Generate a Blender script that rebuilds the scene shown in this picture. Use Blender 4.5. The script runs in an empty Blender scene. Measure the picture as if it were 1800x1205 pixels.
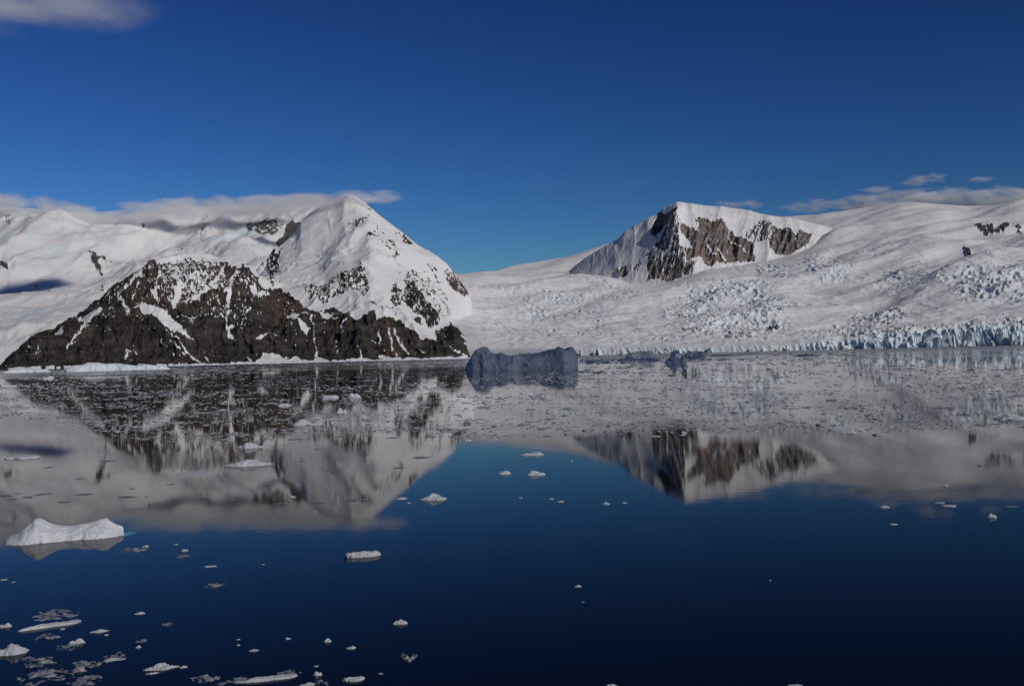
import bpy, math, random
import numpy as np
from mathutils import Vector, Matrix

# ------------------------------------------------------------------ camera, sky, sun, exposure
SC = bpy.context.scene
COL = SC.collection
W, H = 1800.0, 1205.0
FPX = 2020.0                       # focal length in photograph pixels
CAMH = 10.0                        # eye height on the ship's deck
ROLL = math.atan(0.025)
PITCH = math.atan(21.0 / FPX)
SUN_AZ, SUN_EL = math.radians(130.0), math.radians(30.0)

cam = bpy.data.cameras.new('camera')
cam.sensor_fit = 'HORIZONTAL'
cam.sensor_width = 36.0
cam.lens = 36.0 * FPX / W
cam.clip_start = 0.5
cam.clip_end = 200000.0
camo = bpy.data.objects.new('camera', cam)
COL.objects.link(camo)
fwd = Vector((0, math.cos(PITCH), math.sin(PITCH)))
upv = Vector((0, -math.sin(PITCH), math.cos(PITCH)))
rgt = Vector((1, 0, 0))
cr, sr = math.cos(ROLL), math.sin(ROLL)
# image axes: right = (cr, -sr), up = (sr, cr) in the level frame
irt = rgt * cr - upv * sr
iup = rgt * sr + upv * cr
m = Matrix((irt, iup, -fwd)).transposed().to_4x4()
m.translation = Vector((0, 0, CAMH))
camo.matrix_world = m
SC.camera = camo

world = bpy.data.worlds.new('World')
SC.world = world
world.use_nodes = True
wn = world.node_tree.nodes
wl = world.node_tree.links
sky = wn.new('ShaderNodeTexSky')
sky.sky_type = 'NISHITA'
sky.sun_disc = False
sky.sun_elevation = SUN_EL
sky.sun_rotation = SUN_AZ
sky.altitude = 0.0
sky.air_density = 1.0
sky.dust_density = 0.0
sky.ozone_density = 4.0
gam = wn.new('ShaderNodeGamma')
gam.inputs[1].default_value = 2.0
pre = wn.new('ShaderNodeVectorMath')
pre.operation = 'MULTIPLY'
pre.inputs[1].default_value = (0.325, 0.375, 0.425)
wl.new(sky.outputs[0], pre.inputs[0])
wl.new(pre.outputs[0], gam.inputs[0])
wl.new(gam.outputs[0], wn['Background'].inputs[0])
wn['Background'].inputs[1].default_value = 0.05

sd = bpy.data.lights.new('sun', 'SUN')
sd.energy = 2.6
sd.angle = math.radians(0.53)
sd.color = (1.0, 0.94, 0.86)
so = bpy.data.objects.new('sun', sd)
COL.objects.link(so)
SUND = Vector((math.sin(SUN_AZ) * math.cos(SUN_EL), math.cos(SUN_AZ) * math.cos(SUN_EL), math.sin(SUN_EL)))
so.rotation_euler = SUND.to_track_quat('Z', 'Y').to_euler()
so.location = (200, -50, 300)

vs = SC.view_settings
vs.view_transform = 'Standard'
vs.look = 'None'
vs.exposure = -0.35
vs.gamma = 1.0
vs.use_curve_mapping = False
SC.cycles.max_bounces = 10
SC.cycles.diffuse_bounces = 3
SC.cycles.volume_bounces = 8
SC.cycles.transparent_max_bounces = 12
SC.cycles.caustics_reflective = False
SC.cycles.caustics_refractive = False


# ------------------------------------------------------------------ pixel <-> world
def level(x, y):
    dx = np.asarray(x, float) - W / 2
    dy = H / 2 - np.asarray(y, float)
    lx = dx * cr + dy * sr
    ly = -dx * sr + dy * cr
    yf = FPX * math.cos(PITCH) - ly * math.sin(PITCH)
    z = ly * math.cos(PITCH) + FPX * math.sin(PITCH)
    return lx, yf, z


def ray(x, y):
    """bearing and tangent of elevation of a photograph pixel"""
    lx, yf, z = level(x, y)
    return np.arctan2(lx, yf), z / np.hypot(lx, yf)


def at(x, y, r):
    az, t = ray(x, y)
    return np.array([r * np.sin(az), r * np.cos(az), CAMH + r * t])


def on_water(x, y):
    az, t = ray(x, y)
    r = CAMH / max(-float(t), 1e-5)
    return float(r * np.sin(az)), float(r * np.cos(az)), r


def to_px(X, Y, Z):
    """where a world point stands in bearing / height units of the survey photograph"""
    Zr = Z - CAMH
    f_ = Y * math.cos(PITCH) + Zr * math.sin(PITCH)
    u_ = -Y * math.sin(PITCH) + Zr * math.cos(PITCH)
    lx = X / f_ * FPX
    ly = u_ / f_ * FPX
    dx = lx * cr - ly * sr
    dy = lx * sr + ly * cr
    return W / 2 + dx, H / 2 - dy


# ------------------------------------------------------------------ noise
_rs = np.random.RandomState(7)
_P = _rs.permutation(256)
_P = np.concatenate([_P, _P, _P])
_G = np.stack([np.cos(np.linspace(0, 2 * np.pi, 64, endpoint=False)), np.sin(np.linspace(0, 2 * np.pi, 64, endpoint=False))], 1).astype(np.float32)


def perlin(x, y, seed=0):
    xi = np.floor(x).astype(np.int64)
    yi = np.floor(y).astype(np.int64)
    xf = (x - xi).astype(np.float32)
    yf = (y - yi).astype(np.float32)
    xi = (xi + seed * 37) & 255
    yi = (yi + seed * 91) & 255
    u = xf * xf * xf * (xf * (xf * 6 - 15) + 10)
    v = yf * yf * yf * (yf * (yf * 6 - 15) + 10)

    def g(ix, iy, fx, fy):
        h = _P[_P[ix] + iy] & 63
        gr = _G[h]
        return gr[..., 0] * fx + gr[..., 1] * fy
    x1 = (xi + 1) & 255
    y1 = (yi + 1) & 255
    a = g(xi, yi, xf, yf)
    b = g(x1, yi, xf - 1, yf)
    c = g(xi, y1, xf, yf - 1)
    d = g(x1, y1, xf - 1, yf - 1)
    return ((a + u * (b - a)) * (1 - v) + (c + u * (d - c)) * v) * 1.5


def fbm(x, y, oct=5, seed=0, gain=0.5, lac=2.03):
    s = 0.0
    a = 1.0
    t = 0.0
    for i in range(oct):
        s = s + a * perlin(x, y, seed + i * 5)
        t += a
        a *= gain
        x = x * lac + 13.7
        y = y * lac + 7.3
    return s / t * 1.3


def ridged(x, y, oct=5, seed=0, gain=0.5, lac=2.05):
    s = 0.0
    a = 1.0
    t = 0.0
    w = 1.0
    for i in range(oct):
        n = 1 - np.abs(perlin(x, y, seed + i * 5)) * 1.6
        n = n * n * w
        w = np.clip(n * 1.6, 0, 1)
        s = s + a * n
        t += a
        a *= gain
        x = x * lac + 3.1
        y = y * lac + 9.2
    return s / t


def sstep(a, b, x):
    t = np.clip((x - a) / (b - a), 0, 1)
    return t * t * (3 - 2 * t)


def poly_sd(px, py, pts):
    """signed distance to a polygon, positive inside"""
    pts = np.asarray(pts, float)
    d = np.full(px.shape, 1e9)
    inside = np.zeros(px.shape, bool)
    n = len(pts)
    for i in range(n):
        ax, ay = pts[i]
        bx, by = pts[(i + 1) % n]
        ex, ey = bx - ax, by - ay
        L = ex * ex + ey * ey + 1e-9
        t = np.clip(((px - ax) * ex + (py - ay) * ey) / L, 0, 1)
        dd = np.hypot(px - ax - t * ex, py - ay - t * ey)
        d = np.minimum(d, dd)
        c = (ay > py) != (by > py)
        if abs(ey) > 1e-9:
            inside ^= c & (px < ex * (py - ay) / ey + ax)
    return np.where(inside, d, -d)


def line_d(px, py, pts):
    """distance over local half width to a polyline of (x, y, halfwidth)"""
    best = np.full(px.shape, 1e9)
    for (ax, ay, aw), (bx, by, bw) in zip(pts[:-1], pts[1:]):
        ex, ey = bx - ax, by - ay
        L = ex * ex + ey * ey + 1e-9
        t = np.clip(((px - ax) * ex + (py - ay) * ey) / L, 0, 1)
        dd = np.hypot(px - ax - t * ex, py - ay - t * ey) / (aw + t * (bw - aw))
        best = np.minimum(best, dd)
    return best


class Field:
    """a value painted on the land in bearing/height units, cut to bounding boxes for speed"""
    def __init__(s, px, py, warp=4.0):
        s.px, s.py = px.ravel().copy(), py.ravel().copy()
        wx = fbm(s.px / 13, s.py / 13, 4, 501, 0.6) * warp
        wy = fbm(s.px / 13 + 40, s.py / 13, 4, 511, 0.6) * warp
        s.px += wx
        s.py += wy
        s.f = np.zeros(s.px.shape)

    def _sub(s, pts, pad):
        p = np.asarray(pts, float)
        return np.nonzero((s.px > p[:, 0].min() - pad) & (s.px < p[:, 0].max() + pad) & (s.py > p[:, 1].min() - pad) & (s.py < p[:, 1].max() + pad))[0]

    def area(s, pts, val, soft=3.0, mode='max'):
        i = s._sub(pts, soft + 2)
        if not len(i):
            return
        k = sstep(-soft, soft, poly_sd(s.px[i], s.py[i], pts))
        if mode == 'max':
            s.f[i] = np.maximum(s.f[i], k * val)
        elif mode == 'set':
            s.f[i] = s.f[i] * (1 - k) + k * val
        else:
            s.f[i] += k * val

    def streak(s, pts, val):
        i = s._sub([p[:2] for p in pts], 14)
        if not len(i):
            return
        k = np.clip(1.6 - line_d(s.px[i], s.py[i], pts), 0, 1) * np.clip(0.62 + 0.9 * fbm(s.px[i] / 5, s.py[i] / 7, 3, 521), 0.15, 1.2)
        s.f[i] += k * val


# ------------------------------------------------------------------ object helpers
def tag(o, label=None, cat=None, group=None, kind=None):
    if label:
        o['label'] = label
    if cat:
        o['category'] = cat
    if group:
        o['group'] = group
    if kind:
        o['kind'] = kind
    return o


def mesh_np(name, V, F, mat, smooth=True, attrs=None):
    me = bpy.data.meshes.new(name)
    V = np.ascontiguousarray(V, np.float32)
    F = np.ascontiguousarray(F, np.int32)
    k = F.shape[1]
    me.vertices.add(len(V))
    me.vertices.foreach_set('co', V.ravel())
    me.loops.add(F.size)
    me.loops.foreach_set('vertex_index', F.ravel())
    me.polygons.add(len(F))
    me.polygons.foreach_set('loop_start', np.arange(0, F.size, k, dtype=np.int32))
    me.polygons.foreach_set('loop_total', np.full(len(F), k, np.int32))
    me.polygons.foreach_set('use_smooth', np.full(len(F), smooth, bool))
    me.update(calc_edges=True)
    for an, av in (attrs or {}).items():
        a = me.attributes.new(an, 'FLOAT', 'POINT')
        a.data.foreach_set('value', np.ascontiguousarray(av, np.float32).ravel())
    if mat:
        me.materials.append(mat)
    return me


def add(name, me, parent=None):
    o = bpy.data.objects.new(name, me)
    COL.objects.link(o)
    if parent:
        o.parent = parent
    return o


def grid_faces(nu, nv):
    i = np.arange(nu * nv).reshape(nu, nv)
    return np.stack([i[:-1, :-1], i[1:, :-1], i[1:, 1:], i[:-1, 1:]], -1).reshape(-1, 4)


# ------------------------------------------------------------------ materials
class NT:
    def __init__(s, name):
        s.m = bpy.data.materials.new(name)
        s.m.use_nodes = True
        s.t = s.m.node_tree
        s.n = s.t.nodes
        s.p = s.n.get('Principled BSDF')
        s.out = s.n.get('Material Output')

    def node(s, typ, **kw):
        nd = s.n.new(typ)
        for k, v in kw.items():
            setattr(nd, k, v)
        return nd

    def link(s, a, b):
        s.t.links.new(a, b)

    def val(s, sock, v):
        if hasattr(v, 'is_output') or isinstance(v, bpy.types.NodeSocket):
            s.link(v, sock)
        else:
            sock.default_value = v

    def math(s, op, a, b=0.0, c=None, clamp=False):
        nd = s.node('ShaderNodeMath', operation=op, use_clamp=clamp)
        s.val(nd.inputs[0], a)
        s.val(nd.inputs[1], b)
        if c is not None:
            s.val(nd.inputs[2], c)
        return nd.outputs[0]

    def noise(s, vec, scale, detail=4.0, rough=0.55, dist=0.0):
        nd = s.node('ShaderNodeTexNoise')
        s.link(vec, nd.inputs['Vector'])
        nd.inputs['Scale'].default_value = scale
        nd.inputs['Detail'].default_value = detail
        nd.inputs['Roughness'].default_value = rough
        nd.inputs['Distortion'].default_value = dist
        return nd.outputs[0]

    def coord(s, scale=(1, 1, 1), kind='Object', rot=(0, 0, 0)):
        tc = s.node('ShaderNodeTexCoord')
        mp = s.node('ShaderNodeMapping')
        mp.inputs['Scale'].default_value = scale
        mp.inputs['Rotation'].default_value = rot
        s.link(tc.outputs[kind], mp.inputs[0])
        return mp.outputs[0]

    def mix(s, f, a, b):
        nd = s.node('ShaderNodeMix', data_type='RGBA')
        s.val(nd.inputs[0], f)
        for q, v in ((6, a), (7, b)):
            if isinstance(v, bpy.types.NodeSocket):
                s.link(v, nd.inputs[q])
            else:
                nd.inputs[q].default_value = (*v, 1)
        return nd.outputs[2]

    def ramp(s, f, lo, hi):
        nd = s.node('ShaderNodeMapRange', interpolation_type='SMOOTHSTEP')
        s.link(f, nd.inputs[0])
        nd.inputs[1].default_value = lo
        nd.inputs[2].default_value = hi
        return nd.outputs[0]

    def attr(s, name):
        nd = s.node('ShaderNodeAttribute', attribute_name=name)
        return nd.outputs['Fac']

    def bump(s, h, strength, dist, prev=None):
        nd = s.node('ShaderNodeBump')
        nd.inputs['Strength'].default_value = strength
        nd.inputs['Distance'].default_value = dist
        s.link(h, nd.inputs['Height'])
        if prev is not None:
            s.link(prev, nd.inputs['Normal'])
        return nd.outputs[0]


def land_material(name, rock_a, rock_b, rust, snow_a=(0.88, 0.87, 0.85), snow_b=(0.79, 0.78, 0.77)):
    k = NT(name)
    co = k.coord()
    big = k.noise(co, 0.004, 7, 0.6)
    fin = k.noise(co, 0.03, 6, 0.65)
    vstr = k.noise(k.coord((0.02, 0.02, 0.009), rot=(0.3, 0.5, 0)), 1.0, 8, 0.68)
    rock = k.mix(k.ramp(vstr, 0.3, 0.7), rock_a, rock_b)
    strata = k.noise(k.coord((0.004, 0.006, 0.045), rot=(0.12, 0.30, 0)), 1.0, 7, 0.62)
    crag = k.noise(co, 0.012, 9, 0.7)
    rock = k.mix(k.math('MULTIPLY', k.ramp(strata, 0.42, 0.62), 0.55), rock, tuple(0.45 * c for c in rock_a))
    rock = k.mix(k.math('MULTIPLY', k.ramp(crag, 0.52, 0.70), 0.6), rock, tuple(1.45 * c for c in rock_b))
    rock = k.mix(k.math('MULTIPLY', k.attr('rust'), k.ramp(fin, 0.25, 0.65)), rock, rust)
    snow = k.mix(k.ramp(big, 0.35, 0.7), snow_a, snow_b)
    snow = k.mix(k.attr('ice'), snow, (0.62, 0.76, 0.84))
    r = k.math('ADD', k.attr('rock'), k.math('MULTIPLY', k.math('SUBTRACT', fin, 0.5), 0.5))
    r = k.ramp(r, 0.42, 0.58)
    k.link(k.mix(r, snow, rock), k.p.inputs['Base Color'])
    k.p.inputs['Roughness'].default_value = 0.85
    k.p.inputs['Specular IOR Level'].default_value = 0.15
    hb = k.math('MULTIPLY', fin, k.math('ADD', k.math('MULTIPLY', r, 1.5), 0.16))
    b = k.bump(hb, 0.6, 12.0)
    k.link(b, k.p.inputs['Normal'])
    return k.m


def ice_material(name, a, b, rough=0.55, scale=1.0, spec=0.3, bd=0.15, bs=0.6):
    k = NT(name)
    co = k.coord()
    n1 = k.noise(co, 0.5 * scale, 4)
    n2 = k.noise(co, 3.0 * scale, 6, 0.65)
    k.link(k.mix(k.ramp(n1, 0.35, 0.68), a, b), k.p.inputs['Base Color'])
    k.p.inputs['Roughness'].default_value = rough
    k.p.inputs['Specular IOR Level'].default_value = spec
    k.link(k.bump(n2, bs, bd / scale), k.p.inputs['Normal'])
    return k.m


M = {}
M['headland'] = land_material('headland_rock_and_snow', (0.024, 0.021, 0.019), (0.092, 0.079, 0.069), (0.14, 0.085, 0.062))
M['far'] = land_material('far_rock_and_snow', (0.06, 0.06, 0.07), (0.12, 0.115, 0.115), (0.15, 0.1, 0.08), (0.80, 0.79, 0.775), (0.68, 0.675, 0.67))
M['peak'] = land_material('peak_rock_and_snow', (0.135, 0.122, 0.115), (0.28, 0.245, 0.225), (0.29, 0.19, 0.15))
M['glacier'] = land_material('glacier_ice_and_snow', (0.06, 0.06, 0.065), (0.14, 0.13, 0.13), (0.16, 0.12, 0.1), (0.87, 0.86, 0.845), (0.75, 0.745, 0.74))
M['serac'] = ice_material('serac_ice', (0.84, 0.86, 0.87), (0.56, 0.72, 0.79), 0.6, 0.09, 0.2, 0.4, 0.8)
M['white'] = ice_material('white_floe_ice', (0.70, 0.71, 0.715), (0.50, 0.53, 0.555), 0.5, 3.0, 0.4, 0.35, 0.9)
M['bright'] = ice_material('dry_white_ice', (0.82, 0.83, 0.835), (0.68, 0.71, 0.73), 0.6, 3.0, 0.3, 0.3, 0.8)
M['slush'] = ice_material('wet_slush_ice', (0.11, 0.12, 0.13), (0.46, 0.47, 0.48), 0.4, 7.0, 0.4, 0.3, 0.8)
M['dark'] = ice_material('thin_wet_ice', (0.30, 0.30, 0.31), (0.12, 0.125, 0.14), 0.4, 1.5, 0.3)
M['berg'] = ice_material('iceberg_ice', (0.80, 0.79, 0.78), (0.50, 0.51, 0.53), 0.6, 0.22, 0.2, 0.4, 0.9)
M['foot'] = ice_material('turquoise_wet_ice', (0.05, 0.28, 0.42), (0.10, 0.38, 0.52), 0.25, 1.0, 0.4, 0.03)


# ------------------------------------------------------------------ water
def water_material():
    k = NT('sea_water')
    k.p.inputs['Base Color'].default_value = (0.0030, 0.0028, 0.0030, 1)
    k.p.inputs['IOR'].default_value = 1.105
    co = k.coord((1, 1, 1))
    cs = k.coord((0.0006, 0.0032, 1))
    patch = k.ramp(k.noise(cs, 1.0, 5, 0.6), 0.47, 0.60)          # breeze patches on the far water
    geo = k.node('ShaderNodeVectorMath', operation='LENGTH')
    k.link(co, geo.inputs[0])
    far = k.node('ShaderNodeMapRange', interpolation_type='SMOOTHSTEP')
    k.link(geo.outputs['Value'], far.inputs[0])
    far.inputs[1].default_value = 500.0
    far.inputs[2].default_value = 1500.0
    fr2 = k.node('ShaderNodeMapRange', interpolation_type='SMOOTHSTEP')
    k.link(geo.outputs['Value'], fr2.inputs[0])
    fr2.inputs[1].default_value = 900.0
    fr2.inputs[2].default_value = 2600.0
    pf = k.math('MAXIMUM', k.math('MULTIPLY', patch, far.outputs[0]), fr2.outputs[0])
    k.link(k.math('ADD', k.math('MULTIPLY', pf, 0.16), k.math('ADD', k.math('MULTIPLY', k.ramp(k.noise(k.coord((0.006, 0.03, 1)), 1.0, 4), 0.45, 0.65), 0.03), 0.022)), k.p.inputs['Roughness'])
    w1 = k.noise(k.coord((0.35, 1.1, 1)), 1.0, 4)
    k.link(k.bump(w1, 0.03, 0.05), k.p.inputs['Normal'])
    return k.m


g = np.concatenate([-np.geomspace(90000, 50, 24), [0], np.geomspace(50, 90000, 24)])
gx, gy = np.meshgrid(g, g, indexing='ij')
sea = add('sea_water', mesh_np('sea_water', np.stack([gx.ravel(), gy.ravel(), np.zeros(gx.size)], 1), grid_faces(len(g), len(g)), water_material(), False))
tag(sea, kind='structure')


# ------------------------------------------------------------------ terrain builder
def pchip(rk, zk, rv):
    """rk, zk: (n, nu) knots increasing in r; rv: (m, nu) -> z"""
    h = np.diff(rk, axis=0)
    d = np.diff(zk, axis=0) / h
    s = np.zeros_like(zk)
    w1 = 2 * h[1:] + h[:-1]
    w2 = h[1:] + 2 * h[:-1]
    with np.errstate(divide='ignore', invalid='ignore'):
        hm = (w1 + w2) / (w1 / d[:-1] + w2 / d[1:])
    s[1:-1] = np.where(d[:-1] * d[1:] > 0, hm, 0)
    s[0] = d[0]
    s[-1] = d[-1]
    out = np.zeros_like(rv)
    n = rk.shape[0]
    for i in range(n - 1):
        t = (rv - rk[i]) / h[i]
        mk = (t >= 0) & (t <= 1) if i == n - 2 else (t >= 0) & (t < 1)
        t2 = t * t
        t3 = t2 * t
        v = (2 * t3 - 3 * t2 + 1) * zk[i] + (t3 - 2 * t2 + t) * h[i] * s[i] + (-2 * t3 + 3 * t2) * zk[i + 1] + (t3 - t2) * h[i] * s[i + 1]
        out = np.where(mk, v, out)
    return out


def smooth1(a, k):
    if k < 1:
        return a
    x = np.arange(-3 * k, 3 * k + 1)
    w = np.exp(-0.5 * (x / k) ** 2)
    w /= w.sum()
    return np.convolve(np.pad(a, 3 * k, mode='edge'), w, 'valid')


def terrain(xs, lines, rows, sm):
    """lines: control lines from the shore inland, each a list of (x, y or None for sea level, r)"""
    az = ray(xs, np.full_like(xs, 560.0))[0]
    rk, zk = [], []
    for ln, k in zip(lines, sm):
        a_, r_, z_ = [], [], []
        for x, y, r in ln:
            if y is None:
                a_.append(float(ray(x, 620.0)[0]))
                z_.append(-6.0)
            else:
                a, t = ray(x, y)
                a_.append(float(a))
                z_.append(CAMH + r * float(t))
            r_.append(r)
        rk.append(smooth1(np.interp(az, a_, r_), max(k, 4)))
        zk.append(smooth1(np.interp(az, a_, z_), k))
    rk, zk = np.array(rk), np.array(zk)
    vv = []
    for i, n in enumerate(rows):
        vv.append(i + np.arange(n) / n)
    vv = np.concatenate(vv + [[len(lines) - 1]])
    i0 = np.minimum(vv.astype(int), len(lines) - 2)
    f = (vv - i0)[:, None]
    R = rk[i0] * (1 - f) + rk[i0 + 1] * f
    Z = pchip(rk, zk, R)
    X = R * np.sin(az)
    Y = R * np.cos(az)
    return X, Y, Z, vv, R


def finish(name, X, Y, Z, mat, rock, rust, ice):
    V = np.stack([X.ravel(), Y.ravel(), Z.ravel()], 1)
    me = mesh_np(name, V, grid_faces(*X.shape)[:, ::-1], mat, True, {'rock': rock, 'rust': rust, 'ice': ice})
    o = add(name, me)
    tag(o, kind='structure')
    return o


# ------------------------------------------------------------------ rocky mountain on the left
def build_headland():
    xs = np.arange(-60, 900, 1.25)
    L0 = [(-60, None, 4700), (0, None, 4600), (400, None, 4500), (700, None, 4450), (790, None, 4500), (826, None, 4750), (836, None, 5200), (900, None, 5600)]
    L1 = [(-60, 668, 4950), (-20, 655, 4950), (0, 643, 4950), (40, 611, 5000), (62, 592, 5030), (80, 587, 5040), (100, 577, 5060), (120, 562, 5080), (140, 553, 5100), (150, 547, 5110),
          (180, 527, 5160), (200, 506, 5200), (230, 487, 5260), (260, 467, 5330), (280, 455, 5360), (300, 451, 5400), (335, 444, 5430), (360, 449, 5440), (385, 456, 5440),
          (420, 466, 5420), (440, 469, 5400), (450, 482, 5390), (462, 503, 5360), (490, 512, 5350), (530, 505, 5350), (570, 505, 5350), (610, 490, 5360), (650, 482, 5380), (700, 515, 5330), (740, 545, 5260),
          (770, 566, 5200), (786, 571, 5150), (804, 576, 5130), (815, 590, 5120), (825, 606, 5150), (829, 625, 5200), (835, 650, 5400), (900, 690, 5800)]
    L2 = [(-60, 690, 5500), (0, 680, 5500), (100, 640, 5600), (200, 560, 5800), (300, 490, 5950), (380, 484, 5950), (440, 490, 5900), (470, 478, 5900), (500, 462, 5920), (560, 448, 5950), (610, 428, 5960), (650, 418, 5960), (700, 456, 5900), (750, 498, 5850), (780, 530, 5800),
          (794, 565, 5780), (806, 610, 5790), (820, 660, 5800), (860, 670, 5900), (900, 690, 6200)]
    L3 = [(-60, 720, 6300), (0, 710, 6300), (200, 640, 6300), (300, 560, 6350), (400, 520, 6400), (430, 500, 6420), (454, 472, 6450), (466, 463, 6470), (478, 452, 6480), (492, 436, 6500), (500, 428, 6500), (512, 415, 6520), (522, 402, 6530), (528, 388, 6540), (545, 373, 6560),
          (560, 363, 6580), (580, 352, 6600), (605, 342, 6600), (625, 345, 6600), (640, 354, 6600), (650, 362, 6590), (670, 379, 6580), (690, 394, 6570), (715, 413, 6560), (735, 430, 6550), (760, 444, 6530), (785, 463, 6510), (797, 478, 6500),
          (806, 489, 6500), (815, 504, 6490), (829, 523, 6480), (832, 560, 6480), (836, 640, 6500), (846, 680, 6500), (900, 690, 6600)]
    L4 = [(x, 690, r + 1500) for x, y, r in L3]
    X, Y, Z, vv, R = terrain(xs, [L0, L1, L2, L3, L4], [190, 100, 130, 20], [2, 2, 4, 1, 8])
    px, py = to_px(X, Y, Z)
    S = np.arctan2(X, Y) * 6000.0
    F = Field(px, py, 5.5)
    dense = [(-40, 660), (-5, 642), (62, 589), (80, 584), (100, 575), (118, 563), (150, 545), (180, 522), (200, 503), (215, 495), (244, 483), (257, 474), (269, 466), (282, 468), (300, 480), (318, 470), (337, 470), (370, 466), (390, 461), (407, 467), (436, 467), (446, 478),
             (461, 505), (474, 508), (493, 507), (511, 518), (528, 529), (546, 543), (559, 549), (579, 540), (591, 538), (610, 549), (624, 560), (643, 556), (657, 549), (662, 561), (676, 560), (695, 558), (706, 567), (728, 585), (750, 598), (766, 603), (768, 589),
             (766, 572), (786, 568), (804, 570), (816, 587), (826, 606), (829, 640), (700, 650), (0, 660)]
    F.area(dense, 1.04, 1.5)
    F.area([(278, 470), (300, 462), (335, 452), (370, 453), (392, 461), (402, 480), (396, 498), (370, 512), (338, 520), (318, 532), (300, 530), (284, 505)], 0.56, 5, 'set')
    F.area([(531, 501), (542, 496), (562, 503), (588, 487), (610, 475), (637, 466), (650, 485), (648, 514), (643, 525), (624, 512), (606, 518), (588, 525), (570, 538), (551, 532), (540, 521)], 0.58, 4)
    F.area([(686, 499), (695, 492), (706, 510), (700, 541), (687, 529)], 0.66, 3)
    F.area([(712, 490), (720, 489), (731, 503), (742, 514), (746, 528), (768, 550), (772, 567), (753, 569), (738, 549), (722, 538), (704, 524), (710, 508)], 0.74, 3)
    F.area([(777, 471), (799, 478), (812, 495), (831, 524), (815, 520), (800, 512), (786, 492)], 0.72, 2)
    F.area([(750, 456), (766, 466), (771, 484), (786, 493), (768, 488), (758, 471)], 0.6, 3)
    F.area([(722, 552), (740, 555), (744, 570), (730, 566)], 0.66, 3)
    F.area([(608, 391), (642, 381), (653, 375), (637, 396), (616, 402)], 0.52, 3)
    F.area([(640, 413), (663, 401), (678, 410), (663, 422), (643, 420)], 0.45, 4)
    F.area([(668, 431), (688, 428), (704, 440), (701, 464), (687, 444)], 0.54, 4)
    F.area([(700, 405), (713, 411), (727, 426), (712, 420)], 0.85, 2)
    F.area([(646, 358), (656, 365), (650, 366)], 0.8, 2)
    F.area([(683, 394), (700, 404), (696, 406)], 0.55, 2)
    F.area([(466, 463), (478, 452), (494, 436), (489, 457), (496, 472), (485, 478), (474, 477)], 0.72, 2)
    F.area([(452, 472), (462, 466), (467, 472)], 0.8, 2)
    F.area([(497, 433), (537, 422), (520, 430)], 0.5, 3)
    F.area([(690, 470), (740, 465), (790, 510), (800, 560), (770, 560), (735, 505)], 0.40, 8)
    F.area([(640, 520), (700, 540), (720, 560), (690, 562), (650, 545)], 0.36, 8)
    F.area([(480, 440), (540, 420), (560, 440), (500, 480)], 0.22, 8)
    F.area([(455, 483), (480, 480), (500, 498), (480, 503)], 0.5, 4)
    # lasting snow in gullies, ledges and fans
    sn = -1.5
    for pg in ([(178, 538), (181, 544), (164, 565), (140, 587), (119, 611), (115, 613), (124, 599), (142, 584), (149, 570), (139, 563), (137, 556), (157, 548)],
               [(97, 587), (110, 578), (112, 585), (102, 592)],
               [(233, 538), (247, 537), (262, 541), (280, 543), (299, 552), (311, 569), (330, 585), (339, 594), (319, 591), (299, 583), (280, 570), (269, 556), (253, 556), (247, 547)],
               [(264, 519), (276, 517), (277, 533), (268, 528)],
               [(450, 634), (463, 621), (485, 621), (493, 621), (507, 633), (522, 622), (539, 636), (520, 645), (450, 645)],
               [(449, 585), (467, 581), (470, 585), (460, 591)],
               [(504, 549), (515, 543), (527, 549), (546, 560), (526, 554), (520, 558), (533, 570), (544, 576), (540, 583), (527, 578), (513, 561)],
               [(516, 516), (531, 518), (546, 532), (546, 543), (529, 532)],
               [(557, 616), (580, 637), (551, 637)],
               [(562, 549), (577, 547), (586, 556), (580, 560), (566, 556)],
               [(672, 616), (692, 631), (664, 631)]):
        F.area(pg, sn, 1.2, 'add')
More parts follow.
